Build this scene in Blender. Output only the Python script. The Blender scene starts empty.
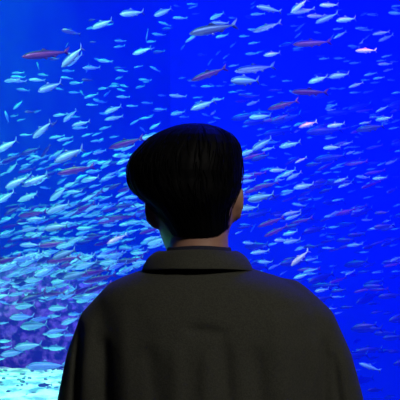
import bpy, bmesh, math, random
from mathutils import Vector, Matrix, noise

R = math.radians
rnd = random.Random(11)
scene = bpy.context.scene
COL = scene.collection

# ------------------------------------------------------------------ camera, world, lights, exposure
EYE = 1.58
FPX = 800.0                                   # focal length for a 400 px wide frame
cam_d = bpy.data.cameras.new('camera')
cam = bpy.data.objects.new('camera', cam_d)
COL.objects.link(cam)
cam.location = (0, 0, EYE)
cam.rotation_euler = (R(90), 0, 0)
cam_d.sensor_width = 36
cam_d.lens = 36 * FPX / 400
cam_d.clip_end = 200
scene.camera = cam

world = bpy.data.worlds.new('world')
scene.world = world
world.use_nodes = True
world.node_tree.nodes['Background'].inputs[0].default_value = (0.0, 0.0, 0.0, 1)
world.node_tree.nodes['Background'].inputs[1].default_value = 0.0

scene.view_settings.view_transform = 'Standard'
scene.view_settings.look = 'None'
scene.view_settings.gamma = 1
scene.view_settings.use_curve_mapping = False
scene.view_settings.exposure = 0.0


def light(name, kind, loc, aim, power, color, **kw):
    d = bpy.data.lights.new(name, kind)
    d.energy = power
    d.color = color
    for k, v in kw.items():
        setattr(d, k, v)
    o = bpy.data.objects.new(name, d)
    COL.objects.link(o)
    o.location = loc
    o.rotation_euler = (Vector(aim) - Vector(loc)).to_track_quat('-Z', 'Y').to_euler()
    return o


# lamps hung over the tank, above the water
light('tank_lamp_blue', 'AREA', (4.4, 8.5, 7.3), (4.2, 8.5, 0), 3500, (0.003, 0.008, 1.0), shape='RECTANGLE', size=6, size_y=9, spread=R(125))
light('tank_lamp_cyan', 'AREA', (-3.4, 8.2, 7.3), (-3.0, 8.6, 0), 650, (0.05, 1.0, 0.15), shape='RECTANGLE', size=4, size_y=7, spread=R(95))
light('tank_spot_sand', 'SPOT', (-1.75, 6.4, 7.2), (-1.75, 6.6, 0.0), 2600, (0.55, 0.9, 0.60), spot_size=R(25), spot_blend=0.8, shadow_soft_size=0.25)
light('tank_spot_rosy', 'SPOT', (1.8, 3.4, 6.8), (1.6, 7.5, 1.8), 1600, (1.0, 0.24, 0.34), spot_size=R(38), spot_blend=0.8, shadow_soft_size=0.2)
# unseen fill strips inside the front wall, added to brighten the fish flanks
light('fill_strip_left', 'AREA', (-2.6, 2.5, 4.4), (-1.8, 7.0, 0.8), 330, (0.30, 0.46, 0.85), shape='RECTANGLE', size=4, size_y=0.4, spread=R(125))
light('fill_strip_right', 'AREA', (2.6, 2.5, 4.4), (1.6, 7.5, 1.6), 270, (0.20, 0.25, 1.0), shape='RECTANGLE', size=4, size_y=0.4, spread=R(125))
# the viewing hall's dim ceiling lamp, behind the photographer
light('hall_lamp', 'AREA', (1.25, -0.7, 3.15), (0.05, 1.33, 1.3), 38.0, (1.0, 0.95, 0.84), shape='RECTANGLE', size=0.5, size_y=0.4)


# ------------------------------------------------------------------ helpers
def P(px, py, D):
    """A point of the place at distance D in front of the viewer."""
    return Vector(((px - 200) / FPX * D, D, EYE - (py - 200) / FPX * D))


def tag(o, label=None, cat=None, group=None, kind=None):
    if label: o['label'] = label
    if cat: o['category'] = cat
    if group: o['group'] = group
    if kind: o['kind'] = kind
    return o


def empty(name, loc=(0, 0, 0)):
    o = bpy.data.objects.new(name, None)
    o.empty_display_size = 0.05
    COL.objects.link(o)
    o.location = loc
    return o


def obj(name, me, mat=None, parent=None, smooth=True):
    if isinstance(me, bmesh.types.BMesh):
        b = me
        me = bpy.data.meshes.new(name)
        bmesh.ops.recalc_face_normals(b, faces=b.faces)
        b.to_mesh(me)
        b.free()
    if smooth:
        for p in me.polygons: p.use_smooth = True
    if mat and not me.materials: me.materials.append(mat)
    o = bpy.data.objects.new(name, me)
    COL.objects.link(o)
    if parent: o.parent = parent
    return o


def add_box(bm, x0, x1, y0, y1, z0, z1):
    v = [bm.verts.new((x, y, z)) for x in (x0, x1) for y in (y0, y1) for z in (z0, z1)]
    for f in ((0, 1, 3, 2), (4, 6, 7, 5), (0, 4, 5, 1), (2, 3, 7, 6), (0, 2, 6, 4), (1, 5, 7, 3)):
        bm.faces.new([v[i] for i in f])


def loft(bm, rings, cap=True):
    """Join rings (lists of points, all the same count) into a closed skin."""
    vs = [[bm.verts.new(p) for p in r] for r in rings]
    n = len(vs[0])
    for a, b in zip(vs, vs[1:]):
        for i in range(n):
            bm.faces.new((a[i], a[(i + 1) % n], b[(i + 1) % n], b[i]))
    if cap:
        bm.faces.new(vs[0][::-1])
        bm.faces.new(vs[-1])
    return vs


def ellipse(cx, cy, z, a, b, n=32, e=2.0):
    out = []
    for i in range(n):
        t = 2 * math.pi * i / n
        c, s = math.cos(t), math.sin(t)
        out.append(Vector((cx + a * math.copysign(abs(c) ** (2 / e), c), cy + b * math.copysign(abs(s) ** (2 / e), s), z)))
    return out


def tube(bm, pts, radii, n=20, flat=1.0):
    """A tapering limb through PTS with rounded ends."""
    pts = [Vector(p) for p in pts]
    # round the two ends
    d0 = (pts[1] - pts[0]).normalized(); d1 = (pts[-1] - pts[-2]).normalized()
    P_, R_ = [], []
    for k in (1.0, 0.8, 0.45):
        P_.append(pts[0] - d0 * radii[0] * k); R_.append(radii[0] * max(0.05, math.sqrt(max(0, 1 - k * k))))
    P_ += pts; R_ += list(radii)
    for k in (0.45, 0.8, 1.0):
        P_.append(pts[-1] + d1 * radii[-1] * k); R_.append(radii[-1] * max(0.05, math.sqrt(max(0, 1 - k * k))))
    rings = []
    up = Vector((0, 1, 0.01))
    for i, p in enumerate(P_):
        d = (P_[min(i + 1, len(P_) - 1)] - P_[max(i - 1, 0)]).normalized()
        u = d.cross(up)
        if u.length < 1e-3: u = d.cross(Vector((1, 0, 0)))
        u.normalize(); w = u.cross(d).normalized()
        rings.append([p + (u * math.cos(t) + w * math.sin(t) * flat) * R_[i] for t in (2 * math.pi * j / n for j in range(n))])
    loft(bm, rings)


def ball(bm, c, rx, ry, rz, rot=None, seg=20):
    m = Matrix.Translation(c) @ (rot or Matrix.Identity(4)) @ Matrix.Diagonal((rx, ry, rz, 1))
    bmesh.ops.create_uvsphere(bm, u_segments=seg, v_segments=seg // 2 + 2, radius=1, matrix=m)


def fuse(name, bm, voxel, smooth_it=4, factor=0.5):
    """Fuse the closed shapes in BM into one continuous skin."""
    me = bpy.data.meshes.new(name + '_src')
    bmesh.ops.recalc_face_normals(bm, faces=bm.faces)
    bm.to_mesh(me); bm.free()
    o = bpy.data.objects.new(name + '_src', me)
    COL.objects.link(o)
    m = o.modifiers.new('r', 'REMESH'); m.mode = 'VOXEL'; m.voxel_size = voxel
    s = o.modifiers.new('s', 'SMOOTH'); s.iterations = smooth_it; s.factor = factor
    dg = bpy.context.evaluated_depsgraph_get()
    out = bpy.data.meshes.new_from_object(o.evaluated_get(dg))
    out.name = name
    bpy.data.objects.remove(o); bpy.data.meshes.remove(me)
    return out


def lerp_table(tab, t):
    """Rows (t, v1, v2 ...) -> values at t, smoothly interpolated."""
    if t <= tab[0][0]: return tab[0][1:]
    for a, b in zip(tab, tab[1:]):
        if t <= b[0]:
            f = (t - a[0]) / (b[0] - a[0])
            return tuple(x + (y - x) * f for x, y in zip(a[1:], b[1:]))
    return tab[-1][1:]


# ------------------------------------------------------------------ materials
def mat(name, color, rough=0.6, metal=0.0, noise_scale=None, color2=None, bump=0.0, spec=0.5, sheen=0.0, detail=4, ramp=(0.4, 0.6)):
    m = bpy.data.materials.new(name)
    m.use_nodes = True
    nt = m.node_tree
    b = nt.nodes['Principled BSDF']
    b.inputs['Base Color'].default_value = (*color, 1)
    b.inputs['Roughness'].default_value = rough
    b.inputs['Metallic'].default_value = metal
    b.inputs['Specular IOR Level'].default_value = spec
    if sheen: b.inputs['Sheen Weight'].default_value = sheen
    if noise_scale:
        tc = nt.nodes.new('ShaderNodeTexCoord')
        nz = nt.nodes.new('ShaderNodeTexNoise')
        nz.inputs['Scale'].default_value = noise_scale
        nz.inputs['Detail'].default_value = detail
        nt.links.new(tc.outputs['Object'], nz.inputs['Vector'])
        if color2:
            rp = nt.nodes.new('ShaderNodeValToRGB')
            rp.color_ramp.elements[0].position = ramp[0]; rp.color_ramp.elements[0].color = (*color, 1)
            rp.color_ramp.elements[1].position = ramp[1]; rp.color_ramp.elements[1].color = (*color2, 1)
            nt.links.new(nz.outputs['Fac'], rp.inputs['Fac'])
            nt.links.new(rp.outputs['Color'], b.inputs['Base Color'])
        if bump:
            bp = nt.nodes.new('ShaderNodeBump')
            bp.inputs['Strength'].default_value = bump
            bp.inputs['Distance'].default_value = 0.02
            nt.links.new(nz.outputs['Fac'], bp.inputs['Height'])
            nt.links.new(bp.outputs['Normal'], b.inputs['Normal'])
    return m


def fish_mat(name, back, flank, belly, rough=0.4, metal=0.2):
    """Countershaded skin: dark back, bright flank and belly, with fine scale mottling."""
    m = bpy.data.materials.new(name)
    m.use_nodes = True
    nt = m.node_tree
    b = nt.nodes['Principled BSDF']
    b.inputs['Roughness'].default_value = rough
    b.inputs['Metallic'].default_value = metal
    at = nt.nodes.new('ShaderNodeAttribute'); at.attribute_name = 'height'
    rp = nt.nodes.new('ShaderNodeValToRGB')
    e = rp.color_ramp.elements
    e[0].position = 0.0; e[0].color = (*belly, 1)
    e[1].position = 1.0; e[1].color = (*back, 1)
    for p, c in ((0.40, flank), (0.66, flank), (0.76, back)):
        x = e.new(p); x.color = (*c, 1)
    tc = nt.nodes.new('ShaderNodeTexCoord')
    nz = nt.nodes.new('ShaderNodeTexNoise'); nz.inputs['Scale'].default_value = 34
    nt.links.new(tc.outputs['Object'], nz.inputs['Vector'])
    mx = nt.nodes.new('ShaderNodeMix'); mx.data_type = 'RGBA'; mx.blend_type = 'MULTIPLY'
    mx.inputs['Factor'].default_value = 0.35
    nt.links.new(at.outputs['Fac'], rp.inputs['Fac'])
    nt.links.new(rp.outputs['Color'], mx.inputs['A'])
    nt.links.new(nz.outputs['Fac'], mx.inputs['B'])
    nt.links.new(mx.outputs['Result'], b.inputs['Base Color'])
    return m


M = {}
M['hall_wall'] = mat('hall_wall', (0.02, 0.02, 0.022), 0.9, noise_scale=8, color2=(0.028, 0.028, 0.03))
M['carpet'] = mat('carpet', (0.02, 0.02, 0.025), 0.95, noise_scale=120, color2=(0.035, 0.035, 0.045), bump=0.4)
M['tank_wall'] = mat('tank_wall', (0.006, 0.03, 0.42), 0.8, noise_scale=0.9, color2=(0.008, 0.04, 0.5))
M['sand'] = mat('sand', (0.20, 0.27, 0.30), 0.95, noise_scale=7, color2=(0.86, 0.84, 0.78), bump=0.5, detail=6, ramp=(0.40, 0.56))
M['rock'] = mat('rock', (0.012, 0.002, 0.03), 0.9, noise_scale=15, color2=(0.24, 0.05, 0.32), bump=0.9, detail=8, ramp=(0.45, 0.62))
M['pebble'] = mat('pebble', (0.05, 0.08, 0.09), 0.9, noise_scale=30, color2=(0.16, 0.2, 0.2))
M['skin'] = mat('skin', (0.42, 0.22, 0.15), 0.5, noise_scale=60, color2=(0.47, 0.25, 0.175), bump=0.03)
M['hair'] = mat('hair', (0.0015, 0.0015, 0.002), 0.65, noise_scale=200, color2=(0.003, 0.0028, 0.0035), spec=0.10)
M['jacket'] = mat('jacket', (0.050, 0.051, 0.040), 0.9, noise_scale=420, color2=(0.066, 0.067, 0.053), bump=0.12, spec=0.2, sheen=0.05)
M['shirt'] = mat('shirt', (0.012, 0.012, 0.03), 0.9, noise_scale=300, color2=(0.02, 0.02, 0.045), bump=0.1)
M['trousers'] = mat('trousers', (0.02, 0.02, 0.024), 0.9, noise_scale=300, color2=(0.03, 0.03, 0.035), bump=0.1)
M['shoe'] = mat('shoe', (0.03, 0.03, 0.03), 0.5, noise_scale=50, color2=(0.04, 0.04, 0.04))
M['eye_white'] = mat('eye_white', (0.7, 0.7, 0.7), 0.2)
M['sardine'] = fish_mat('sardine_skin', (0.06, 0.18, 0.26), (0.38, 0.76, 0.88), (0.52, 0.86, 0.92))
M['herring'] = fish_mat('herring_skin', (0.09, 0.18, 0.36), (0.26, 0.46, 0.78), (0.34, 0.54, 0.84))  # sardines in dimmer light, the shade put into the skin colour
M['mackerel'] = fish_mat('mackerel_skin', (0.02, 0.03, 0.07), (0.16, 0.20, 0.34), (0.80, 0.84, 0.9))
M['rosy'] = fish_mat('rosy_skin', (0.03, 0.004, 0.02), (0.17, 0.022, 0.10), (0.32, 0.15, 0.28))
M['pink'] = fish_mat('pink_skin', (0.75, 0.34, 0.36), (0.97, 0.76, 0.74), (0.98, 0.88, 0.86))
M['dark'] = fish_mat('dark_skin', (0.006, 0.010, 0.05), (0.015, 0.025, 0.10), (0.10, 0.12, 0.26))  # back-lit fish, their shade painted into the skin
M['fin'] = mat('fin', (0.10, 0.16, 0.26), 0.5, noise_scale=40, color2=(0.16, 0.24, 0.36))
M['fish_eye'] = mat('fish_eye', (0.01, 0.012, 0.016), 0.15)

gl = bpy.data.materials.new('acrylic'); gl.use_nodes = True
nt = gl.node_tree; nt.nodes.clear()
out = nt.nodes.new('ShaderNodeOutputMaterial')
mix = nt.nodes.new('ShaderNodeMixShader'); fr = nt.nodes.new('ShaderNodeFresnel'); fr.inputs['IOR'].default_value = 1.2
tr = nt.nodes.new('ShaderNodeBsdfTransparent'); gs = nt.nodes.new('ShaderNodeBsdfGlossy'); gs.inputs['Roughness'].default_value = 0.02
nt.links.new(fr.outputs[0], mix.inputs[0]); nt.links.new(tr.outputs[0], mix.inputs[1]); nt.links.new(gs.outputs[0], mix.inputs[2])
nt.links.new(mix.outputs[0], out.inputs['Surface'])
M['acrylic'] = gl

wt = bpy.data.materials.new('tank_water'); wt.use_nodes = True
nt = wt.node_tree; nt.nodes.clear()
out = nt.nodes.new('ShaderNodeOutputMaterial')
sc = nt.nodes.new('ShaderNodeVolumeScatter'); sc.inputs['Color'].default_value = (0.001, 0.014, 1.0, 1); sc.inputs['Density'].default_value = 0.085
ab = nt.nodes.new('ShaderNodeVolumeAbsorption'); ab.inputs['Color'].default_value = (0.3, 0.75, 1.0, 1); ab.inputs['Density'].default_value = 0.07
ad = nt.nodes.new('ShaderNodeAddShader')
nt.links.new(sc.outputs[0], ad.inputs[0]); nt.links.new(ab.outputs[0], ad.inputs[1]); nt.links.new(ad.outputs[0], out.inputs['Volume'])
M['water'] = wt

# ------------------------------------------------------------------ the hall and the tank
GLASS_Y = 2.0
TX, TB, TZ0, TZ1 = 9.0, 16.0, -3.0, 7.0


def struct(name, boxes, m):
    bm = bmesh.new()
    for b in boxes: add_box(bm, *b)
    return tag(obj(name, bm, m, smooth=False), kind='structure')


HX, HB, HZ = 4.0, -3.0, 3.2
struct('floor', [(-HX, HX, HB, GLASS_Y, -0.1, 0)], M['carpet'])
struct('ceiling', [(-HX, HX, HB, GLASS_Y, HZ, HZ + 0.1)], M['hall_wall'])
struct('wall_left', [(-HX - 0.1, -HX, HB, GLASS_Y, -0.1, HZ + 0.1)], M['hall_wall'])
struct('wall_right', [(HX, HX + 0.1, HB, GLASS_Y, -0.1, HZ + 0.1)], M['hall_wall'])
struct('wall_rear', [(-HX - 0.1, HX + 0.1, HB - 0.1, HB, -0.1, HZ + 0.1)], M['hall_wall'])
struct('wall_front', [(-TX, -HX, GLASS_Y, GLASS_Y + 0.1, TZ0, TZ1), (HX, TX, GLASS_Y, GLASS_Y + 0.1, TZ0, TZ1),
                      (-HX, HX, GLASS_Y, GLASS_Y + 0.1, TZ0, 0), (-HX, HX, GLASS_Y, GLASS_Y + 0.1, HZ, TZ1)], M['hall_wall'])
g = struct('window_1', [(-HX, HX, GLASS_Y + 0.01, GLASS_Y + 0.09, 0, HZ)], M['acrylic'])
g['label'] = 'clear acrylic viewing window of the aquarium'
struct('wall_tank_back', [(-TX, TX, TB, TB + 0.2, TZ0, TZ1)], M['tank_wall'])
struct('wall_tank_left', [(-TX - 0.2, -TX, GLASS_Y + 0.1, TB, TZ0, TZ1)], M['tank_wall'])
M['teal_haze'] = mat('teal_haze', (0.006, 0.046, 0.05), 0.85, noise_scale=1.6, color2=(0.016, 0.10, 0.08), detail=6, ramp=(0.35, 0.7))  # teal of the left-hand water haze, painted on an added angled panel
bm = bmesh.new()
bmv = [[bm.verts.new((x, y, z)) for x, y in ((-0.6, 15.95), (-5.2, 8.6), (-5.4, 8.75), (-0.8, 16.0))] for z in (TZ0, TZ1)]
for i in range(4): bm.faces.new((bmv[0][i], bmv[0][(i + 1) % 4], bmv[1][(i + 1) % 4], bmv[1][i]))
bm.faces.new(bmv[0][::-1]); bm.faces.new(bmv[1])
tag(obj('wall_added_haze', bm, M['teal_haze'], smooth=False), kind='structure')
struct('wall_tank_right', [(TX, TX + 0.2, GLASS_Y + 0.1, TB, TZ0, TZ1)], M['tank_wall'])
struct('floor_tank', [(-TX, TX, GLASS_Y + 0.1, TB, TZ0 - 0.2, TZ0)], M['tank_wall'])
bm = bmesh.new(); add_box(bm, -TX + 0.01, TX - 0.01, GLASS_Y + 0.11, TB - 0.01, TZ0 + 0.01, TZ1 - 0.01)
tag(obj('water', bm, M['water'], smooth=False), 'clear blue water filling the aquarium tank', 'water', kind='stuff')


# sand terrace and the rock outcrop at its back, low on the left
def sand_z(x, y):
    return 0.02 + 0.05 * noise.noise(Vector((x * 1.3, y * 1.3, 3))) + 0.02 * noise.noise(Vector((x * 5, y * 5, 9)))


bm = bmesh.new()
NX, NY = 90, 50
x0, x1, y0, y1 = -5.2, -0.1, 4.6, 8.6
top = [[bm.verts.new((x0 + (x1 - x0) * i / NX, y0 + (y1 - y0) * j / NY, sand_z(x0 + (x1 - x0) * i / NX, y0 + (y1 - y0) * j / NY))) for i in range(NX + 1)] for j in range(NY + 1)]
for j in range(NY):
    for i in range(NX):
        bm.faces.new((top[j][i], top[j][i + 1], top[j + 1][i + 1], top[j + 1][i]))
rim = [top[0][i] for i in range(NX + 1)] + [top[j][NX] for j in range(1, NY + 1)] + [top[NY][i] for i in range(NX - 1, -1, -1)] + [top[j][0] for j in range(NY - 1, 0, -1)]
low = [bm.verts.new((v.co.x * 1.0, v.co.y, TZ0 + 0.0)) for v in rim]
for i in range(len(rim)):
    k = (i + 1) % len(rim)
    bm.faces.new((rim[i], rim[k], low[k], low[i]))
bm.faces.new(low)
for f in bm.faces:
    if any(v.co.z < -1 for v in f.verts): f.material_index = 1
sand_o = obj('sand', bm, M['sand'])
sand_o.data.materials.append(M['rock'])
tag(sand_o, 'brightly lit pale sand bed at the bottom of the tank', 'sand', kind='stuff')

bm = bmesh.new()
rings = []
for i in range(61):
    x = -5.0 + 4.75 * i / 60
    h = 0.86 + 0.20 * noise.noise(Vector((x * 1.6, 0, 5))) + 0.16 * noise.noise(Vector((x * 5, 2, 5)))
    h *= min(1, (61 - i) / 10) ** 0.5
    ring = []
    for k in range(40):
        t = 2 * math.pi * k / 40
        yy = 7.9 + 0.45 * math.cos(t); zz = h * 0.5 - 0.1 + (h * 0.5 + 0.1) * math.sin(t)
        q = Vector((x, yy, zz))
        d = 0.10 * noise.noise(q * 3.0) + 0.06 * noise.noise(q * 8.0) + 0.03 * noise.noise(q * 17)
        ring.append(q + Vector((0, math.cos(t) * d, math.sin(t) * d)))
    rings.append(ring)
loft(bm, rings)
tag(obj('rock', bm, M['rock']), 'mottled purple rock outcrop rising behind the pale sand', 'rock')

bm = bmesh.new()
for i in range(150):
    x = rnd.uniform(-2.6, -0.6); y = rnd.uniform(5.9, 7.5); s = rnd.uniform(0.006, 0.020)
    ball(bm, (x, y, sand_z(x, y) + s * 0.25), s * rnd.uniform(1, 1.9), s, s * 0.6, Matrix.Rotation(rnd.uniform(0, 3), 4, 'Z'), 8)
tag(obj('pebbles', bm, M['pebble']), 'dark pebbles scattered over the pale sand bed', 'pebbles', kind='stuff')


# ------------------------------------------------------------------ fish
PROFILE = [(-0.50, 0.02, 0.0), (-0.485, 0.16, -0.02), (-0.45, 0.40, -0.02), (-0.40, 0.64, -0.01), (-0.33, 0.84, 0), (-0.24, 0.97, 0), (-0.14, 1.0, 0),
           (-0.03, 0.95, 0), (0.08, 0.82, 0), (0.18, 0.63, 0), (0.27, 0.42, 0), (0.34, 0.25, 0), (0.385, 0.18, 0), (0.40, 0.16, 0)]


def add_body(bm, hgt, thick, bend=0.0, n=14):
    lay = bm.verts.layers.float['height']
    rings = []
    for x, s, dz in PROFILE:
        ring = []
        for i in range(n):
            t = 2 * math.pi * i / n
            c, q = math.cos(t), math.sin(t)
            ring.append(Vector((x, s * thick * 0.5 * c * (1 - 0.25 * q * q), dz * hgt + s * hgt * 0.5 * q)))
        rings.append(ring)
    vs = loft(bm, rings)
    for r in vs:
        for v, i in zip(r, range(n)):
            v[lay] = 0.5 + 0.5 * math.sin(2 * math.pi * i / n)


def add_fin(bm, outline, y0=0.0, t=0.006, h=0.6, lean=0.0):
    """A fin: OUTLINE in (x, z), THICK t, tapering to a sharp edge; LEAN tips it outwards."""
    lay = bm.verts.layers.float['height']
    cx = sum(p[0] for p in outline) / len(outline); cz = sum(p[1] for p in outline) / len(outline)
    z0 = outline[0][1]
    mk = lambda x, z, y: bm.verts.new((x, y0 + y + lean * (z - z0), z))
    rim = [mk(x, z, 0) for x, z in outline]
    a = mk(cx, cz, t); b = mk(cx, cz, -t)
    for v in rim + [a, b]: v[lay] = h
    n = len(rim)
    for i in range(n):
        bm.faces.new((rim[i], rim[(i + 1) % n], a))
        bm.faces.new((rim[(i + 1) % n], rim[i], b))


def fish_parts(hgt, thick):
    """Part name -> function that adds the part to a bmesh (unit long fish, nose at -X)."""
    H = hgt
    up = 0.5 * H
    def tail(bm):
        add_fin(bm, [(0.375, 0.02 * 1), (0.42, 0.06), (0.515, H * 0.62), (0.49, H * 0.30), (0.435, 0.0), (0.49, -H * 0.30), (0.515, -H * 0.62), (0.42, -0.06), (0.375, -0.02)], t=0.010, h=0.62)
    def dorsal(bm):
        add_fin(bm, [(-0.10, up * 0.93), (-0.04, up * 1.45), (0.0, up * 1.36), (0.07, up * 0.80)], t=0.006, h=0.85)
    def anal(bm):
        add_fin(bm, [(0.10, -up * 0.72), (0.17, -up * 1.12), (0.20, -up * 0.92), (0.25, -up * 0.44)], t=0.005, h=0.45)
    def pelvic(bm):
        for s in (-1, 1):
            add_fin(bm, [(-0.06, -up * 0.90), (0.0, -up * 1.28), (0.02, -up * 1.15), (0.0, -up * 0.88)], y0=s * thick * 0.12, t=0.004, h=0.3, lean=-s * 0.4)
    def pectoral(s):
        def f(bm):
            add_fin(bm, [(-0.29, -up * 0.42), (-0.20, -up * 0.72), (-0.18, -up * 0.84), (-0.24, -up * 0.70)], y0=s * thick * 0.40, t=0.004, h=0.5, lean=-s * 0.35)
        return f
    def eye(s):
        def f(bm):
            lay = bm.verts.layers.float['height']
            before = set(bm.verts)
            ball(bm, Vector((-0.425, s * thick * 0.215, H * 0.07)), H * 0.085, thick * 0.05, H * 0.085, None, 8)
            for v in set(bm.verts) - before: v[lay] = 1.0
        return f
    return [('tail_fin', tail), ('dorsal_fin', dorsal), ('anal_fin', anal), ('pelvic_fins', pelvic), ('pectoral_fin', pectoral(-1)), ('pectoral_fin', pectoral(1)), ('eye', eye(-1)), ('eye', eye(1))]


def new_bm():
    b = bmesh.new(); b.verts.layers.float.new('height'); return b


def mesh_of(name, m, *fns):
    b = new_bm()
    for f in fns: f(b)
    bmesh.ops.recalc_face_normals(b, faces=b.faces)
    me = bpy.data.meshes.new(name); b.to_mesh(me); b.free()
    for p in me.polygons: p.use_smooth = True
    me.materials.append(m)
    return me


def whole_of(name, m, mf, body, fins):
    b = new_bm()
    body(b)
    nb = len(b.faces)
    for f in fins: f(b)
    b.faces.ensure_lookup_table()
    for f in b.faces[nb:]: f.material_index = 1
    bmesh.ops.recalc_face_normals(b, faces=b.faces)
    me = bpy.data.meshes.new(name); b.to_mesh(me); b.free()
    for p in me.polygons: p.use_smooth = True
    me.materials.append(m); me.materials.append(mf)
    return me


# kind: (object name, material, body height, body thickness, real length)
KIND = {
    'c': ('sardine', 'sardine', 0.27, 0.15, 0.165),
    'b': ('herring', 'herring', 0.21, 0.12, 0.155),  # sardines in dimmer light, not another species
    'k': ('mackerel', 'mackerel', 0.19, 0.13, 0.26),
    'r': ('rosy_fish', 'rosy', 0.18, 0.12, 0.27),
    'p': ('pink_fish', 'pink', 0.22, 0.13, 0.17),
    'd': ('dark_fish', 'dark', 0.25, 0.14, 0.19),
}
LIB = {}
for k, (nm, mt, h, th, L) in KIND.items():
    parts = fish_parts(h, th)
    LIB[k] = {
        'body': mesh_of(nm + '_body', M[mt], lambda b: add_body(b, h, th)),
        'parts': [(pn, mesh_of(nm + '_' + pn, M['fish_eye'] if pn == 'eye' else M['fin'] if k in 'cb' else M[mt], f)) for pn, f in parts],
        'whole': whole_of(nm, M[mt], M['fin'] if k in 'cb' else M[mt], lambda b: add_body(b, h, th, n=10), [f for pn, f in parts if pn not in ('eye', 'pectoral_fin', 'pelvic_fins')]),
    }

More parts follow.
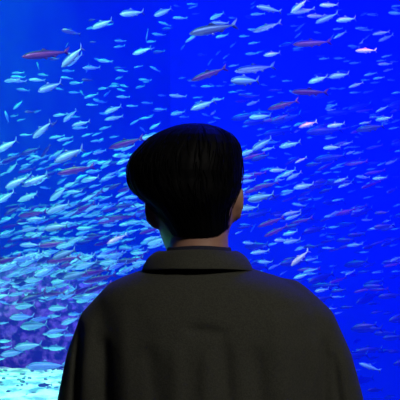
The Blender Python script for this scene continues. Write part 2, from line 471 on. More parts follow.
# (across, down, length, tilt of the tail upwards in degrees, kind [, own label])
FISH = [
 (71,32,18,-12,'d','dark blue fish with a pale belly high on the left, alone in open water'),(92,20,7,0,'d'),(93,42,6,0,'d'),(102,24,21,20,'c'),(67,45,4,40,'b'),
 (132,13,22,10,'c'),(142,51,18,15,'c'),(147,35,5,80,'b'),(163,12,18,27,'c'),(180,18,14,-2,'b'),(165,24,12,-15,'b'),(192,38,14,28,'b'),(199,31,8,-5,'b'),(183,47,5,40,'b'),(177,6,6,5,'b'),(193,7,9,15,'b'),(192,4,10,0,'b'),
 (217,16,15,25,'c'),(220,23,17,2,'b'),(213,29,44,8,'k','long dark-backed fish with a pale belly near the top edge above the head'),(222,36,12,12,'c'),(233,45,7,45,'b'),
 (269,9,24,-7,'b'),(291,14,7,-5,'b'),(299,6,20,38,'c','bright silver fish with tail raised steeply, cut by the top edge right of the head'),(267,27,26,14,'k'),(254,43,11,8,'b'),(298,29,8,35,'b'),(298,35,8,40,'b'),(298,42,9,25,'b'),(298,48,10,5,'b'),(253,3,4,20,'b'),(253,7,4,10,'b'),
 (304,11,20,10,'b'),(329,5,18,3,'c'),(316,16,18,6,'b'),(327,18,24,25,'b'),(346,19.5,19,8,'c'),(340,35,13,28,'b'),(332,37,4,60,'b'),(312,43,36,5,'r'),(301,17,8,5,'b'),(301,26,8,30,'b'),
 (396,13,14,-5,'c'),(396,9,9,-25,'b'),(364,14,5,10,'b'),(372,14,10,12,'b'),(364,29,16,-10,'k'),(381,33,15,5,'b'),(386,38,16,25,'b'),(367,37,8,40,'b'),
 (361,43.5,9,60,'p','small pink fish pointing steeply downwards, high on the right above a white fish'),(353,46,10,0,'c'),(366,50.5,19,0,'p','brightest pinkish white fish, level and alone high on the right'),
 (46,54,42,10,'r','long purplish fish with a pale snout, high on the left in open water'),(38,66,6,-70,'b'),(18,81,15,-2,'b'),(18,77,14,-3,'b'),(12,80.5,16,2,'b'),(37,80,15,-3,'b'),(43,75,11,-12,'b'),(23,90,13,-10,'b'),(18,73,12,0,'b'),(50,87,22,25,'c'),
 (72,57,26,38,'c'),(75,60,18,36,'b'),(68,71,10,5,'b'),(67,78,11,-4,'b'),(76,83,13,-2,'b'),(87,80,10,0,'d'),(87.5,68,5,80,'b'),(59,89,9,-15,'b'),(75,92.5,11,2,'b'),(82,93,6,-50,'b'),(91,96,14,15,'b'),(98,60,6,-15,'b'),(54,59,10,-5,'d'),
 (105,61,15,-8,'b'),(122,71,11,-8,'b'),(119,78,8,10,'b'),(115,84,8,-10,'b'),(124,86,9,-20,'b'),(121,90,9,-20,'b'),(123,97,13,-2,'b'),(107,94,6,50,'b'),(145,80,12,-3,'b'),(140,87,9,5,'b'),(146,82,6,-10,'b'),
 (155,69,11,-28,'b'),(182,78,7,0,'b'),(195,80,15,2,'k'),(178,96,16,-2,'b'),(162,95.5,7,0,'b'),(197,97.5,8,3,'b'),(194,86,6,0,'b'),
 (226,56.5,8,40,'b'),(218,53,5,50,'b'),(210,62,5,50,'b'),(225,62,4,35,'b'),(209,74,34,18,'r'),(255,68.5,38,9,'k','long dark-backed fish with a shining belly, right above another bright fish'),(245,80.5,27,4,'c','large bright silver fish lying level just above the right side of the head'),
 (207,86.5,12,-2,'b'),(220,86,8,5,'b'),(225,82,4,10,'b'),(233,92,9,0,'b'),(201,97.5,5,10,'b'),(212,85,5,-15,'b'),
 (272,54,16,10,'c'),(273,76.5,5,0,'b'),(264,85,7,-5,'b'),(275,90,12,-3,'r'),(294,93,10,-30,'b'),(270,97,6,0,'b'),(298,50,9,0,'b'),(298,91,10,0,'r'),(252,96,14,0,'r'),
 (318,79.5,18,15,'c'),(339,75.5,20,10,'c'),(310,92,34,0,'r'),(334,88.5,9,0,'b'),(342,88.5,5,0,'b'),(347,61,6,0,'b'),(385,64,14,2,'b'),(388,70,7,8,'p'),(365,80,8,0,'b'),(356,85,14,18,'b'),(355,92.5,10,0,'b'),(397,92.5,10,8,'b'),(375,82.5,8,0,'b'),(391,80,8,0,'b'),
 (18,105,11,45,'c'),(29.5,112,8,0,'d'),(37.5,111.5,8,12,'b'),(7,117,6,-80,'c'),(14,116,9,3,'b'),(21,120,9,10,'b'),(42,130,23,38,'c'),(26,135,12,3,'b'),(6,146,24,28,'c'),(54,124,8,45,'d'),(47,149,10,45,'d'),
 (60,115,14,5,'b'),(70,116,16,43,'c'),(76,117,9,-2,'b'),(81,123.5,18,12,'b'),(80,128,14,3,'b'),(57,137,15,8,'b'),(65,139,15,12,'b'),(68,143,11,25,'b'),(87,135,11,18,'b'),(97,134,10,22,'b'),(97,141,12,5,'b'),(92,105,11,0,'b'),(98,101,8,-20,'c'),
 (113,109.5,17,22,'c'),(104,114,8,-5,'b'),(114,118,18,10,'b'),(105,128,12,12,'b'),(132,106,11,0,'b'),(135,122,11,28,'b'),(146,118,12,8,'b'),(143,130,6,-40,'b'),(147,137,16,18,'c'),(114,137,9,5,'b'),(126,143,34,15,'r','long brownish fish just left of the hair, touching its outline'),(101,140,6,30,'c'),(102,102,8,0,'b'),(147,103,10,0,'b'),(120,149,12,10,'c'),(128,148,14,20,'b'),
 (159,110,13,-2,'k'),(178,113,14,12,'c'),(155,126,12,28,'c'),(154,133.5,10,10,'b'),(184,117,9,0,'b'),(151,116,6,20,'b'),
 (203,105,24,20,'c','bright silver fish tilted up to the right, straight above the head'),(206,115,8,-15,'b'),(217,118,7,-20,'b'),(212,122,8,20,'b'),(213,113,5,40,'p'),(242,101,13,8,'r'),
 (283,105,28,14,'r'),(260,116.5,20,2,'c'),(284,119,8,0,'p'),(286,127,10,10,'b'),(297,131,6,30,'p'),(262,144,22,30,'c'),(266,139,16,34,'r'),(274,142,11,3,'b'),(290,144.5,20,12,'c'),(268,149,12,15,'p'),
 (308,124.5,18,18,'p','pink fish glowing in blue water, tail raised, right of the hair'),(336,125,17,10,'c'),(332,147.5,16,2,'c'),(310,137.5,5,0,'b'),(325,116,14,12,'d'),(382,109,13,25,'b'),(384,118.5,15,8,'c'),(396,103.5,9,10,'b'),(394,128,10,10,'b'),(359,133,6,-40,'b'),(357,137,6,0,'b'),(379,141.5,5,30,'b'),(355,147,10,2,'b'),(365,112,8,-5,'b'),
 (12,168,14,38,'c'),(27,165,12,15,'b'),(32,154,11,12,'b'),(37,157,13,-12,'b'),(41,169,10,15,'b'),(45,153,11,45,'d'),(17,182,24,25,'c'),(35,180,26,25,'c'),(6,197,18,35,'c'),(28,197,20,18,'c'),(48,177,8,10,'b'),(45,188,9,-10,'b'),
 (69,155,30,25,'c','large bright silver fish, largest of those well left of the hair'),(97,151,8,35,'b'),(55,164,11,8,'b'),(60,170,12,3,'b'),(76,170,34,12,'r','long reddish fish left of the head, below a large bright silver fish'),(92,171,12,10,'b'),(62,181,11,32,'c'),(90,179,18,12,'c'),(58,194,20,35,'c'),(74,192,16,3,'b'),(95,186,12,15,'b'),(80,195,12,20,'b'),(97,198,10,0,'c'),(76,185,12,15,'b'),(85,162,10,25,'b'),
 (120.5,155.5,15,2,'c'),(122,160,10,30,'b'),(121,173,11,-2,'c'),(112,177,10,25,'b'),(105,180,12,15,'b'),(122,194,14,25,'b'),(105,190,16,25,'b'),(133,197,16,5,'b'),(101,197,7,5,'c'),(115,186,14,25,'d'),(126,176,6,0,'b'),
 (248,152,16,20,'c'),(254,156,22,15,'r'),(248,163,9,-5,'b'),(272,158,9,-5,'b'),(244,171,8,10,'b'),(247,176,13,8,'c'),(262,170,5,45,'b'),(268,169,11,15,'b'),(278,170,16,3,'c'),(281,176,13,30,'b'),(248,181,14,8,'b'),(244,190,12,30,'b'),(266,185,24,12,'r'),(274,180,4,0,'p'),(263,193,4,20,'p'),(261,197,25,12,'c'),(279,187,8,0,'b'),(256,189,22,18,'r'),
 (288,154,8,-10,'b'),(301,160,12,25,'p'),(324,157,9,0,'b'),(288,173,16,25,'c'),(294,176,16,28,'b'),(306,179,6,10,'b'),(304,186,20,10,'c'),(288,191,12,8,'b'),(326,166,18,28,'r'),(292,161,14,28,'r'),(306,193,14,25,'r'),(317,199,7,0,'b'),(318,172,5,0,'b'),(313,165,6,30,'b'),
 (352,162,18,20,'r'),(363,177,14,-5,'b'),(345,185,14,18,'b'),(380,178,14,5,'c'),(379,187,8,0,'b'),(360,182,5,0,'b'),(337,172,6,0,'b'),(375,172,20,10,'r'),(341,180,14,20,'b'),
 (358,208,16,20,'r'),(367,220,11,0,'b'),(367,216,5,30,'b'),(371,229.5,8,0,'b'),(359,233,9,0,'b'),(387,221,5,25,'p'),(395,229,8,10,'b'),(355,245,14,8,'b'),(363,242,8,15,'b'),(366,248,6,0,'b'),(391,216,5,20,'b'),(354,275,10,0,'r'),
 (299,205,13,-10,'b'),(292,213,18,12,'b'),(293,217,16,20,'b'),(302,219,8,0,'b'),(290,233,14,15,'c'),(292,241,17,8,'c'),(324,228,10,5,'c'),(334,227,10,5,'c'),(323,235,8,12,'b'),(330,237,6,0,'b'),(328,248,11,0,'b'),(304,234,6,0,'r'),
 (256,201,13,2,'c'),(248,208,20,5,'c'),(245,224.5,10,0,'b'),(253,228,8,55,'b'),(271,222,26,20,'r'),(276,231,24,25,'r'),(279,216,9,0,'b'),(283,221,6,0,'b'),(273,244,11,15,'c'),(281,240,13,0,'c'),(249,243,12,-5,'c'),(257,248,10,-3,'b'),(237,217,5,0,'b'),
 (260,252,18,8,'b'),(265,262,14,0,'c'),(250,260,5,30,'b'),(259,271,8,0,'b'),(300,258,22,40,'p','pink fish tilted steeply with tail raised, just above the right shoulder'),
 (317,262,9,5,'b'),(301,276,14,18,'c'),(312,274,10,10,'b'),(333,266,8,3,'b'),(325,276,4,0,'b'),(338,280,18,15,'r'),(322,290,14,8,'c'),(335,288,7,18,'c'),(324,298,8,5,'b'),(338,297,12,0,'b'),(310,257,8,10,'b'),
 (370,367,20,-18,'b','thin pale fish nose-up alone beside the right sleeve'),(358,350,6,-20,'b'),(330,307,7,30,'b'),(372,349,10,5,'r'),
 (373,286,18,5,'d'),(365,326,22,8,'d'),(390,262,14,0,'d'),(360,252,10,0,'d'),(357,341,9,5,'d'),(385,333,20,4,'d'),(384,226,20,8,'d'),(370,128,24,8,'d'),(345,240,16,5,'d'),
 (4,201,9,10,'c'),(12,211,16,28,'d'),(20,209,12,12,'c'),(37,209,10,-25,'c'),(14,215,8,20,'c'),(6,220,16,20,'b'),(10,226,18,12,'r'),(26,217,14,45,'b'),(32,222,10,5,'c'),(36,219,18,5,'b'),(46,228,16,3,'c'),(30,229,18,10,'b'),(20,232,14,15,'b'),(6,236,14,15,'b'),(18,238,14,12,'b'),(40,237,12,8,'b'),(47,241,12,8,'c'),(30,245,20,0,'b'),(10,246,18,15,'r'),
 (58,208,24,20,'c'),(70,206,16,15,'b'),(90,200.5,11,0,'c'),(75,203,14,20,'r'),(92,208,16,25,'b'),(66,213,14,10,'b'),(56,227,24,8,'c'),(76,224,12,5,'c'),(85,228,16,3,'c'),(54,216,10,10,'b'),(65,218,12,5,'b'),(58,239,16,-5,'c'),(75,240,17,20,'c'),(66,245,20,12,'c'),(90,216,14,5,'b'),(93,235,12,10,'d'),(95,230,10,5,'b'),(84,222,12,10,'b'),(97,222,8,0,'b'),
 (138,205.5,14,5,'c'),(125,203,12,8,'b'),(110,205,18,15,'r'),(103,216,9,3,'c'),(122,217,26,5,'r'),(134,222,16,8,'c'),(110,225,13,3,'c'),(121,234,10,15,'c'),(117,239,20,25,'p','pinkish fish tilted with tail raised, left of the neck among silver fish'),(130,228,9,30,'b'),(146,224,10,0,'c'),(147,230,8,10,'c'),(147,242,13,12,'c'),(125,248,12,8,'c'),(138,247,10,25,'c'),(104,232,12,10,'b'),(128,240,14,12,'b'),(107,242,12,18,'r'),(115,221,14,12,'b'),(137,214,12,10,'b'),
 (152,225,14,5,'c'),(153,230,17,20,'c'),(157,241,20,18,'c'),(162,230,8,0,'c'),(166,246.5,6,0,'c'),(165,237,5,0,'b'),
 (18,253,12,15,'c'),(24,255,6,-20,'b'),(32,254,9,15,'b'),(20,261,19,20,'c'),(5,258,16,30,'b'),(44,257,14,15,'c'),(46,266,15,5,'c'),(44,272,17,0,'c'),(34,280,18,5,'c'),(21,271.5,6,0,'b'),(18,287,10,-15,'c'),(31,288,11,-3,'c'),(33,296,17,-15,'c'),(46,289,8,0,'b'),(6,267,20,30,'b'),(28,266,8,15,'b'),(12,265,16,28,'r'),
 (51,252,16,10,'c'),(64,254,24,20,'c'),(80,254,14,-5,'b'),(86,265,22,15,'c'),(71,263,24,18,'r'),(95,265,8,0,'b'),(75,275,25,15,'c'),(93,281,18,5,'c'),(62,285,16,10,'c'),(54,288,16,15,'b'),(52,272,8,-5,'c'),(72,287,8,-40,'c'),(90,297,14,10,'b'),(92,256,10,10,'b'),(98,252,8,20,'c'),
 (109,262,19,10,'c'),(105,256,16,5,'b'),(126,247.5,14,-3,'c'),(137,247,8,0,'c'),(141,262,16,5,'c'),(122,274,11,-5,'c'),(103,283,10,10,'c'),(115,258,14,15,'b'),(113,272,7,60,'b'),(107,275,8,60,'b'),
 (19,302,14,15,'c'),(25,306,20,8,'c'),(22,317,21,0,'c'),(34,325.5,28,8,'c','largest bright fish low on the left, a smaller bluish one overlapping behind'),(41,319,20,8,'b'),(4,323,10,10,'b'),(42,301,6,-20,'c'),(48,334,10,0,'c'),(28,346,27,8,'c'),(5,341,13,3,'c'),(6,347,10,5,'b'),(47,348,8,0,'c'),(5,303,10,-25,'b'),
 (58,308,19,5,'c'),(54,316,12,0,'c'),(75,314,12,-2,'c'),(70,321,17,18,'c'),(57,331,20,8,'b'),(56,335,18,5,'c'),(70,335,12,0,'b'),(57,348,18,3,'c'),(72,302,6,0,'b'),(90,301,7,0,'c'),
 (13,353,21,5,'c'),(46,366,38,3,'b','long slender bluish fish skimming level over the pale sand low on the left'),(1,359,8,10,'c'),(45,385,14,5,'d','dark blue fish just above the bright sand near the bottom edge'),
]

N_INDIV = 300
order = sorted(range(len(FISH)), key=lambda i: -(FISH[i][2] + (100 if len(FISH[i]) > 5 or FISH[i][4] in 'pk' else 0)))
indiv = set(order[:N_INDIV])
D_NEAR = 4.0


def pose(px, py, ln, tilt, k, rr):
    nm, mt, h, th, L = KIND[k]
    L = L * rr.uniform(0.9, 1.12)
    ln = ln * 1.10
    dmax = 13.0
    if k == 'd':
        if px < 200: dmax = 7.0; L = min(L, dmax * ln / FPX)
        else: dmax = 14.5; L *= 1.35
    if k == 'b': L *= 1.08
    yaw = rr.uniform(-26, 26)
    dmin = D_NEAR
    if px < 150: dmax = 11.2
    if px < 125 and py > 275: dmax = 6.6; dmin = 5.2
    D = L * FPX * math.cos(R(yaw)) / ln
    if D > dmax:
        if dmax < 8:
            L *= dmax / D; D = dmax
        else:
            c = max(0.45, ln * dmax / (FPX * L))
            if c >= 1: yaw = 0
            else: yaw = math.degrees(math.acos(c)) * (1 if rr.random() < .5 else -1)
            D = dmax * rr.uniform(0.93, 1.0)
            L = ln * D / (FPX * math.cos(R(yaw)))
    if D < dmin:
        L *= dmin / D; D = dmin
    loc = P(px, py, D)
    if px < 125 and py > 330:                       # keep clear of the sand
        loc_min = sand_z(loc.x, loc.y) + L * h * 0.75
        if loc.z < loc_min:
            D = D * 0.98
            loc = P(px, py, D)
    roll = R(rr.uniform(-12, 12))
    # pitch is measured as it is seen, so a foreshortened fish keeps the same slant
    pit = math.atan(math.tan(R(max(-78, min(78, tilt)))) * math.cos(R(yaw)))
    rot = Matrix.Rotation(R(yaw), 4, 'Z') @ Matrix.Rotation(-pit, 4, 'Y') @ Matrix.Rotation(roll, 4, 'X')
    return loc, rot, L, D


COLOUR = {'c': 'bright silvery', 'b': 'bluish grey', 'k': 'dark-backed', 'r': 'reddish', 'p': 'pinkish', 'd': 'dark blue'}


def fish_label(px, py, ln, tilt, k):
    size = 'large' if ln >= 22 else 'mid-sized' if ln >= 13 else 'small'
    pos = 'level' if abs(tilt) < 7 else 'steeply tilted' if abs(tilt) > 27 else 'nose-up' if tilt < 0 else 'slightly tilted' if tilt < 16 else 'tilted'
    band = ('near the top edge' if py < 60 else 'above head height' if py < 124 else 'beside the hair' if py < 188 else 'at ear height' if py < 224
            else 'at neck height' if py < 262 else 'at shoulder height' if py < 300 else 'below shoulder height')
    return f"{size} {COLOUR[k]} {pos} fish {band}, {px / 4:.1f}% across, {py / 4:.1f}% down"


GROUP = {'c': 'silver fish of the school', 'b': 'bluish fish of the school', 'k': 'dark-backed fish in the tank', 'r': 'reddish fish in the tank', 'p': 'pink fish in the tank', 'd': 'dark fish in the tank'}
school = new_bm()
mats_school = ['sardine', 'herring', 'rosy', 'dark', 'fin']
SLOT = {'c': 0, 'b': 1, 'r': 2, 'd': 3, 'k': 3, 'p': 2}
tmp_b = {}
for k in KIND:
    b = new_bm(); b.from_mesh(LIB[k]['whole']); tmp_b[k] = b


def to_school(k, loc, rot, L):
    src = tmp_b[k]
    m = Matrix.Translation(loc) @ rot @ Matrix.Scale(L, 4)
    ls = src.verts.layers.float['height']; ld = school.verts.layers.float['height']
    src.verts.index_update()
    vs = []
    for v in src.verts:
        nv = school.verts.new(m @ v.co); nv[ld] = v[ls]; vs.append(nv)
    for f in src.faces:
        nf = school.faces.new([vs[v.index] for v in f.verts]); nf.material_index = 4 if f.material_index and k in 'cb' else SLOT[k]; nf.smooth = True


used_labels = set()
for i, row in enumerate(FISH):
    px, py, ln, tilt, k = row[:5]
    rr = random.Random(1000 + i)
    loc, rot, L, D = pose(px, py, ln, tilt, k, rr)
    if i not in indiv:
        to_school(k, loc, rot, L); continue
    nm = KIND[k][0]
    lab = row[5] if len(row) > 5 else fish_label(px, py, ln, tilt, k)
    if ln >= 13:
        root = empty(nm)
        root.matrix_world = Matrix.Translation(loc) @ rot @ Matrix.Scale(L, 4)
        obj('body', LIB[k]['body'], parent=root)
        for pn, me in LIB[k]['parts']: obj(pn, me, parent=root)
    else:
        root = obj(nm, LIB[k]['whole'])
        root.matrix_world = Matrix.Translation(loc) @ rot @ Matrix.Scale(L, 4)
    assert lab not in used_labels, lab
    used_labels.add(lab)
    tag(root, lab, 'fish', GROUP[k])

# the uncounted mass of the school, farther off
FILL = [(0, 170, 150, 215, 120, 20, 'ccbbbbrd'), (0, 170, 205, 300, 230, 14, 'ccbbbbrd'), (235, 400, 100, 200, 110, 14, 'bbbbrdd'), (235, 400, 190, 300, 110, 12, 'bbbrrddd'), (70, 400, 4, 110, 60, 4, 'bbbd'), (300, 400, 300, 400, 26, 6, 'bddd')]
for fx0, fx1, fy0, fy1, n, tilt, ks in FILL:
    for _ in range(n):
        k = rnd.choice(ks)
        L = KIND[k][4] * rnd.uniform(0.8, 1.15)
        px = rnd.uniform(fx0, fx1); D = rnd.uniform(7.2, 11.0) if px < 170 and fy0 < 290 else rnd.uniform(8.2, 14.5)
        py = rnd.uniform(fy0, fy1)
        if px < 135 and py > 255: D = rnd.uniform(6.0, 6.9)
        yaw = rnd.uniform(-35, 35)
        rot = Matrix.Rotation(R(yaw), 4, 'Z') @ Matrix.Rotation(R(-tilt - rnd.uniform(-9, 9)), 4, 'Y') @ Matrix.Rotation(R(rnd.uniform(-18, 18)), 4, 'X')
        to_school(k, P(px, py, D), rot, L)
for _ in range(220):                             # the school goes on to either side
    px = rnd.uniform(-190, -8) if rnd.random() < .5 else rnd.uniform(412, 600)
    py = rnd.uniform(40, 240) if px < 0 else rnd.uniform(30, 330)
    k = rnd.choice('ccbbbbrd' if px < 0 else 'bbbbrdd')
    rot = Matrix.Rotation(R(rnd.uniform(-30, 30)), 4, 'Z') @ Matrix.Rotation(R(-rnd.uniform(2, 24)), 4, 'Y')
    to_school(k, P(px, py, rnd.uniform(4.5, 7.5) if px < 0 else rnd.uniform(5, 12)), rot, KIND[k][4] * rnd.uniform(.8, 1.15))
for _ in range(70):  # oversized back-lit fish added for the soft dark streaks on the right
    L = rnd.uniform(0.26, 0.45); D = rnd.uniform(9.0, 13.0)
    rot = Matrix.Rotation(R(rnd.uniform(-35, 35)), 4, 'Z') @ Matrix.Rotation(R(-rnd.uniform(2, 16)), 4, 'Y')
    to_school('d', P(rnd.uniform(240, 410), rnd.uniform(90, 400) if rnd.random() < .7 else rnd.uniform(200, 400), D), rot, L)
me = bpy.data.meshes.new('distant_fish')
school.to_mesh(me); school.free()
for s in mats_school: me.materials.append(M[s])
o = bpy.data.objects.new('distant_fish', me); COL.objects.link(o)
tag(o, 'mass of tiny distant fish filling the blue water behind the nearer ones', 'fish', kind='stuff')
for b in tmp_b.values(): b.free()

# ------------------------------------------------------------------ the person, seen from behind
PY = 1.333
K = PY / FPX                                   # metres per pixel at the person


def W(px, py, y=0.0):
    return Vector(((px - 200) * K, PY + y, EYE - (py - 200) * K))


person = empty('person', (0, PY, 0))
tag(person, 'person with black bowl-cut hair in dark olive jacket, seen from behind facing the aquarium', 'person')


def under(o):
    o.parent = person
    o.matrix_parent_inverse = Matrix.Translation((0, -PY, 0))
    return o


# --- body: one continuous skin (head, neck, trunk, arms, hands, legs)
bm = bmesh.new()
HC = Vector((-0.007, PY, 1.69))                # crown of the skull
tilt_m = Matrix.Translation(HC - Vector((0, 0, 0.16))) @ Matrix.Rotation(R(-4), 4, 'Y') @ Matrix.Rotation(R(4), 4, 'Z') @ Matrix.Translation(-(HC - Vector((0, 0, 0.16))))
HEAD = [(0.002, .012, .015, 0), (-.010, .034, .045, 0), (-.030, .054, .074, 0), (-.060, .067, .092, 0), (-.090, .071, .095, .002), (-.120, .069, .089, .008),
        (-.150, .063, .074, .020), (-.175, .056, .064, .032), (-.200, .048, .058, .036), (-.218, .034, .040, .050), (-.228, .016, .018, .058)]
rings = []
for dz, a, b, oy in HEAD:
    rings.append([tilt_m @ p for p in ellipse(HC.x, HC.y + oy, HC.z + dz, a, b, 36, 2.15)])
loft(bm, rings)
T = lambda v: tilt_m @ (HC + Vector(v))
# nose, brow, lips, ears
loft(bm, [[T((x * s, y, z)) for x, y, z in ((-.006, .088, -.085), (.006, .088, -.085), (.005, .099, -.088), (-.005, .099, -.088))] for s in (1,)] +
     [[T(p) for p in ((-.012, .086, -.120), (.012, .086, -.120), (.009, .112, -.124), (-.009, .112, -.124))],
      [T(p) for p in ((-.015, .084, -.134), (.015, .084, -.134), (.009, .112, -.134), (-.009, .112, -.134))]])
ball(bm, T((0, .090, -.070)), .046, .010, .010)
ball(bm, T((0, .092, -.158)), .022, .009, .006)
ball(bm, T((0, .091, -.170)), .020, .009, .006)
for s in (-1, 1):
    rot = Matrix.Rotation(R(s * 24), 4, 'Z') @ Matrix.Rotation(R(8), 4, 'X')
    c = T((s * .0685, -.004, -.118))
    ball(bm, c, .0065, .017, .029, rot, 18)
    rim = []
    for t in range(15):
        a = R(-110 + t * 250 / 14)
        rim.append(c + rot.to_3x3() @ Vector((s * .004, -.016 * math.cos(a) , .028 * math.sin(a))))
    tube(bm, rim, [.0042] * 15, 8)
    ball(bm, c + rot.to_3x3() @ Vector((0, .004, -.028)), .005, .008, .009, rot, 12)
tube(bm, [W(199, 330, -.012), W(199, 275, -.014), W(199, 245, -.008), W(198, 205, .0)], [.062, .056, .0485, .049], 28)
# trunk
for_rings = [(1.44, .095, .06), (1.40, .160, .082), (1.33, .165, .095), (1.22, .150, .095), (1.08, .130, .085), (0.98, .145, .092), (0.88, .150, .095), (0.80, .10, .07)]
loft(bm, [ellipse(.012, PY, z, a, b, 32, 2.3) for z, a, b in for_rings])
ARM = {}
for s in (-1, 1):
    if s < 0: path = [W(122, 318), W(103, 385), W(90, 475, .0), W(92, 570, .05), W(95, 630, .09)]
    else: path = [W(294, 320), W(313, 388), W(327, 478, .0), W(325, 572, .05), W(322, 632, .09)]
    ARM[s] = path
    tube(bm, path, [.052, .044, .036, .031, .024], 20)
    wrist = path[-1]; d = Vector((0, .22, -1)).normalized()
    palm = wrist + d * .05
    ball(bm, palm, .016, .038, .052, Matrix.Rotation(R(-12), 4, 'X'), 16)
    for q, (oy, ln) in enumerate(((.028, .072), (.010, .080), (-.009, .074), (-.027, .058))):
        b0 = palm + Vector((0, oy * .9, -.03)); inw = Vector((-s, 0, 0))
        p1 = b0 + d * ln * .45; p2 = p1 + (d + inw * .35).normalized() * ln * .35; p3 = p2 + (d * .8 + inw * .8).normalized() * ln * .28
        tube(bm, [b0, p1, p2, p3], [.0092, .0085, .0078, .0068], 10)
    t0 = palm + Vector((-s * .004, .030, .022))
    tube(bm, [t0, t0 + Vector((-s * .012, .024, -.022)), t0 + Vector((-s * .018, .032, -.048)), t0 + Vector((-s * .018, .030, -.066))], [.012, .0105, .0092, .0078], 10)
    hx = .012 + s * .085
    tube(bm, [(hx, PY, .86), (hx + s * .012, PY + .005, .49), (hx + s * .014, PY - .01, .12)], [.082, .052, .036], 20)
    tube(bm, [(hx + s * .014, PY - .03, .055), (hx + s * .022, PY + .13, .045)], [.034, .03], 14)
body = obj('body', fuse('body', bm, 0.0042, 3), M['skin'])
under(body)
for s in (-1, 1):
    bm = bmesh.new(); ball(bm, T((s * .031, .0855, -.095)), .0115, .0115, .0115)
    under(obj('eye', bm, M['eye_white']))

# --- hair: a thick bowl cut over a short tapered nape
HT = [  # down, left edge, right edge, back, front
 (124, 191, 198, .010, .010), (125.2, 180, 210, .035, .035), (128, 171, 219, .055, .055), (132, 162, 228, .072, .075), (138, 150, 235, .088, .092), (146, 142, 239, .100, .104),
 (156, 132.5, 241.5, .110, .110), (166, 128, 242.5, .115, .112), (172, 127, 242.5, .116, .110), (180, 128, 242, .114, .104), (186, 130, 240.5, .114, .090), (190, 132, 239.5, .1135, .030), (194, 135.5, 238, .112, .020),
 (199, 141, 236, .109, .010), (204, 147.5, 233.5, .104, .005), (209, 152, 231.5, .095, .0), (215, 157, 230, .083, -.005), (221, 162, 229.3, .076, -.008), (227, 166, 228.8, .070, -.01), (232, 169, 228, .0645, -.015), (235.5, 171, 227, .0595, -.02), (237, 176, 222, .052, -.03)]
bm = bmesh.new()
NA, NR = 220, 110
rings = []
for j in range(NR):
    ring = []
    for i in range(NA):
        t = 2 * math.pi * i / NA
        c, s = math.cos(t), math.sin(t)
        end = 236.0 - 8.0 * max(0, c) ** 2 - 1.0 * max(0, -c) + 1.6 * noise.noise(Vector((c * 9, s * 9, 2))) + 0.8 * noise.noise(Vector((c * 40, s * 40, 2)))
        py = 124 + (end - 124) * (j / (NR - 1)) ** 1.25
        l, r, b, f = lerp_table(HT, py)
        cx = ((l + r) / 2 - 200) * K; a = (r - l) / 2 * K
        z = EYE - (py - 200) * K
        amp = min(1, j / 14) * (0.55 + 0.45 * min(1, max(0, (225 - py) / 40)))
        e = 2 / 2.25
        x = cx + a * math.copysign(abs(c) ** e, c); y = PY + (f if s > 0 else -b) * abs(s) ** e
        g1 = noise.noise(Vector((c * 26, s * 26, z * 9)))
        g2 = noise.noise(Vector((c * 7, s * 7, z * 6 + 7)))
        d = amp * (0.0016 * g1 + 0.0022 * g2 - .001)
        ring.append(Vector((x + c * d, y + s * d, z)))
    rings.append(ring)
loft(bm, rings)
# loose strands over the surface
hr = random.Random(4)
for n in range(900):
    t = hr.uniform(0, 2 * math.pi)
    p0 = hr.uniform(126, 214); ln = hr.uniform(10, 26)
    pts = []
    dt = hr.uniform(-.10, .10)
    lift = hr.uniform(0.0002, 0.0022)
    for q in range(6):
        py = min(p0 + ln * q / 5, 234.5)
        l, r, b, f = lerp_table(HT, py)
        tt = t + dt * q / 5
        c, s = math.cos(tt), math.sin(tt)
        e = 2 / 2.25
        x = ((l + r) / 2 - 200) * K + (r - l) / 2 * K * math.copysign(abs(c) ** e, c)
        y = PY + (f if s > 0 else -b) * abs(s) ** e
        k = lift * math.sin(math.pi * min(1, .15 + q / 6))
        pts.append(Vector((x + c * k, y + s * k, EYE - (py - 200) * K)))
    if s > 0 and p0 + ln > 186: continue
    w = hr.uniform(.0005, .0010)
    prev = None
    for q, p in enumerate(pts):
        u = Vector((-math.sin(t), math.cos(t), 0)); nrm = Vector((math.cos(t), math.sin(t), .2))
        ww = w * (1 - (q / 5) ** 2 * .85)
        tri = [bm.verts.new(p - u * ww), bm.verts.new(p + u * ww), bm.verts.new(p + nrm * ww)]
        if prev:
            for a_ in range(3): bm.faces.new((prev[a_], prev[(a_ + 1) % 3], tri[(a_ + 1) % 3], tri[a_]))
        else: bm.faces.new(tri)
        prev = tri
    bm.faces.new(prev[::-1])
under(obj('hair', bm, M['hair']))

# --- jacket: trunk and sleeves in one cloth, the fold-down collar a sub-part
bm = bmesh.new()
TR = [(263, 166, 236, .066), (267, 154, 248, .074), (271, 140, 258, .082), (277, 123, 279, .092), (284, 108, 296, .100), (294, 99, 310, .108), (310, 98, 318, .118), (335, 98, 322, .126), (400, 102, 318, .136), (480, 100, 318, .140), (560, 98, 320, .146), (640, 96, 322, .150)]
loft(bm, [ellipse(((l + r) / 2 - 200) * K, PY + .002 - .004 * min(1, max(0, (py - 270) / 60)), EYE - (py - 200) * K, (r - l) / 2 * K, d, 48, 2.4) for py, l, r, d in TR])
SL = {-1: [W(129, 308, -.005), W(114, 328, -.005), W(104, 362, -.005), W(95.5, 402, 0), W(85, 480, .0), W(88, 560, .04), W(93, 606, .075)],
      1: [W(284, 309, -.005), W(300.5, 328, -.005), W(314.5, 364, -.005), W(326, 404, 0), W(333, 482, .0), W(330, 562, .04), W(325, 608, .075)]}
for s in (-1, 1):
    tube(bm, SL[s], [.053, .060, .0630, .0630, .056, .050, .047], 28, 1.1)
jm = fuse('jacket', bm, 0.0060, 7)
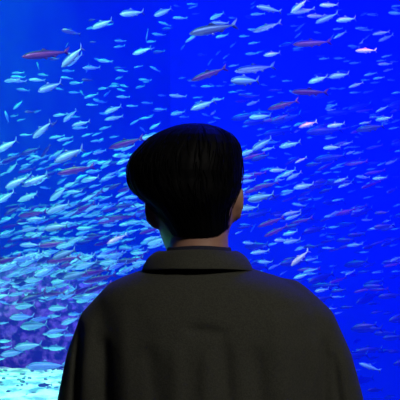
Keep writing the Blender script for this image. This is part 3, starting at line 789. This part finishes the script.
# folds pressed into the cloth
def fold(px, py, x0, y0, x1, y1, w):
    dx, dy = x1 - x0, y1 - y0
    t = max(0, min(1, ((px - x0) * dx + (py - y0) * dy) / (dx * dx + dy * dy)))
    d = math.hypot(px - x0 - t * dx, py - y0 - t * dy) / w
    return math.exp(-d * d) * (1 - abs(2 * t - 1) ** 4)
FOLDS = [(84, 318, 78, 420, 4, -.008), (92, 312, 92, 400, 7, .004), (326, 345, 336, 420, 5, -.006), (318, 330, 322, 420, 4, -.006), (311, 320, 306, 410, 7, .004),
         (186, 318, 226, 322, 5, -.003), (222, 326, 226, 396, 6, -.004), (180, 330, 178, 400, 8, .003), (152, 330, 162, 400, 9, -.003), (250, 330, 256, 410, 8, -.004), (270, 300, 278, 400, 10, .003), (128, 300, 132, 410, 9, .003), (206, 335, 205, 400, 8, .003),
         (110, 330, 112, 400, 6, -.004), (197, 268, 197, 640, 1.3, -.0012)]
for v in jm.vertices:
    if v.co.y < PY + .02:
        px = 200 + v.co.x / K; py = 200 - (v.co.z - EYE) / K
        d = sum(1.9 * a * fold(px, py, x0, y0, x1, y1, w) for x0, y0, x1, y1, w, a in FOLDS)
        d += .0016 * noise.noise(Vector((px * .03, py * .012, 1))) + .0008 * noise.noise(Vector((px * .09, py * .06, 4)))
        v.co.y -= d
jacket = under(obj('jacket', jm, M['jacket']))
# collar: stands round the neck, folds over, its free edge lying on the shoulders
bm = bmesh.new()
NC = 96
prof = [('in', 0.0), ('top_in', 0), ('top', 0), ('top_out', 0), ('mid', 0), ('edge_out', 0), ('edge_in', 0), ('mid_in', 0)]
rings = []
for i in range(NC):
    t = 2 * math.pi * i / NC
    c, s = math.cos(t), math.sin(t)                 # s < 0 is the back, towards the viewer
    back = max(0, -s); front = max(0, s)
    topz = lambda: 0
    top_py = 246.5 + 3.5 * abs(c) ** 2 + 16 * front
    edge_py = 264.0 + 5.5 * abs(c) ** 3 + 12 * front
    def at(px_half, dep, py, cx=197.5):
        return Vector(((cx + px_half * c - 200) * K, PY - .004 + dep * s, EYE - (py - 200) * K))
    rings.append([at(34, .060, edge_py + 4), at(33.5, .058, top_py + 4), at(36, .063, top_py - .3), at(41, .070, top_py + 1.0), at(49.8, .080, top_py + 6.5),
                  at(55.5, .0900, edge_py - .5), at(55.2, .0885, edge_py + 1.0), at(48, .079, edge_py - 1)])
vs = [[bm.verts.new(p) for p in r] for r in rings]
for i in range(NC):
    a, b = vs[i], vs[(i + 1) % NC]
    for k in range(8):
        bm.faces.new((a[k], b[k], b[(k + 1) % 8], a[(k + 1) % 8]))
collar = obj('collar', bm, M['jacket'])
collar.parent = jacket
sub = collar.modifiers.new('s', 'SUBSURF'); sub.levels = 1; sub.render_levels = 2
# the neck band of a dark shirt, just showing over the collar
bm = bmesh.new()
rings = []
for z_py, k in ((264, .0585), (249, .0555), (244.0, .0525), (243.5, .0510), (245, .0500), (264, .0500)):
    rings.append(ellipse((199 - 200) * K, PY - .009, EYE - (z_py - 200) * K, k, k * 1.02, 48))
for r in rings:
    for p in r:
        if p.y > PY: p.z -= (p.y - PY) * .25
        p.z -= 2.2 * (p.x + .0017) ** 2
bv = [[bm.verts.new(p) for p in r] for r in rings]
for a, b in zip(bv, bv[1:] + bv[:1]):
    for i in range(48): bm.faces.new((a[i], a[(i + 1) % 48], b[(i + 1) % 48], b[i]))
under(obj('shirt_neckband', bm, M['shirt']))
# trousers and shoes
bm = bmesh.new()
loft(bm, [ellipse(.012, PY, z, a, b, 32, 2.3) for z, a, b in ((.98, .152, .100), (.90, .168, .110), (.80, .172, .11), (.76, .13, .09))])
for s in (-1, 1):
    hx = .012 + s * .085
    tube(bm, [(hx, PY, .84), (hx + s * .012, PY + .005, .49), (hx + s * .014, PY - .008, .11)], [.092, .072, .060], 22)
under(obj('trousers', fuse('trousers', bm, .008, 4), M['trousers']))
for s in (-1, 1):
    hx = .012 + s * .101
    bm = bmesh.new()
    loft(bm, [[Vector((hx + s * .004 + a * math.cos(t), PY + .045 + b * math.sin(t), z)) for t in (2 * math.pi * q / 28 for q in range(28))] for z, a, b in
              ((.001, .046, .135), (.02, .050, .140), (.04, .048, .136), (.07, .042, .118))] +
         [[Vector((hx + .040 * math.cos(t), PY - .02 + .052 * math.sin(t), z)) for t in (2 * math.pi * q / 28 for q in range(28))] for z in (.095, .12)])
    under(obj('shoe', bm, M['shoe']))
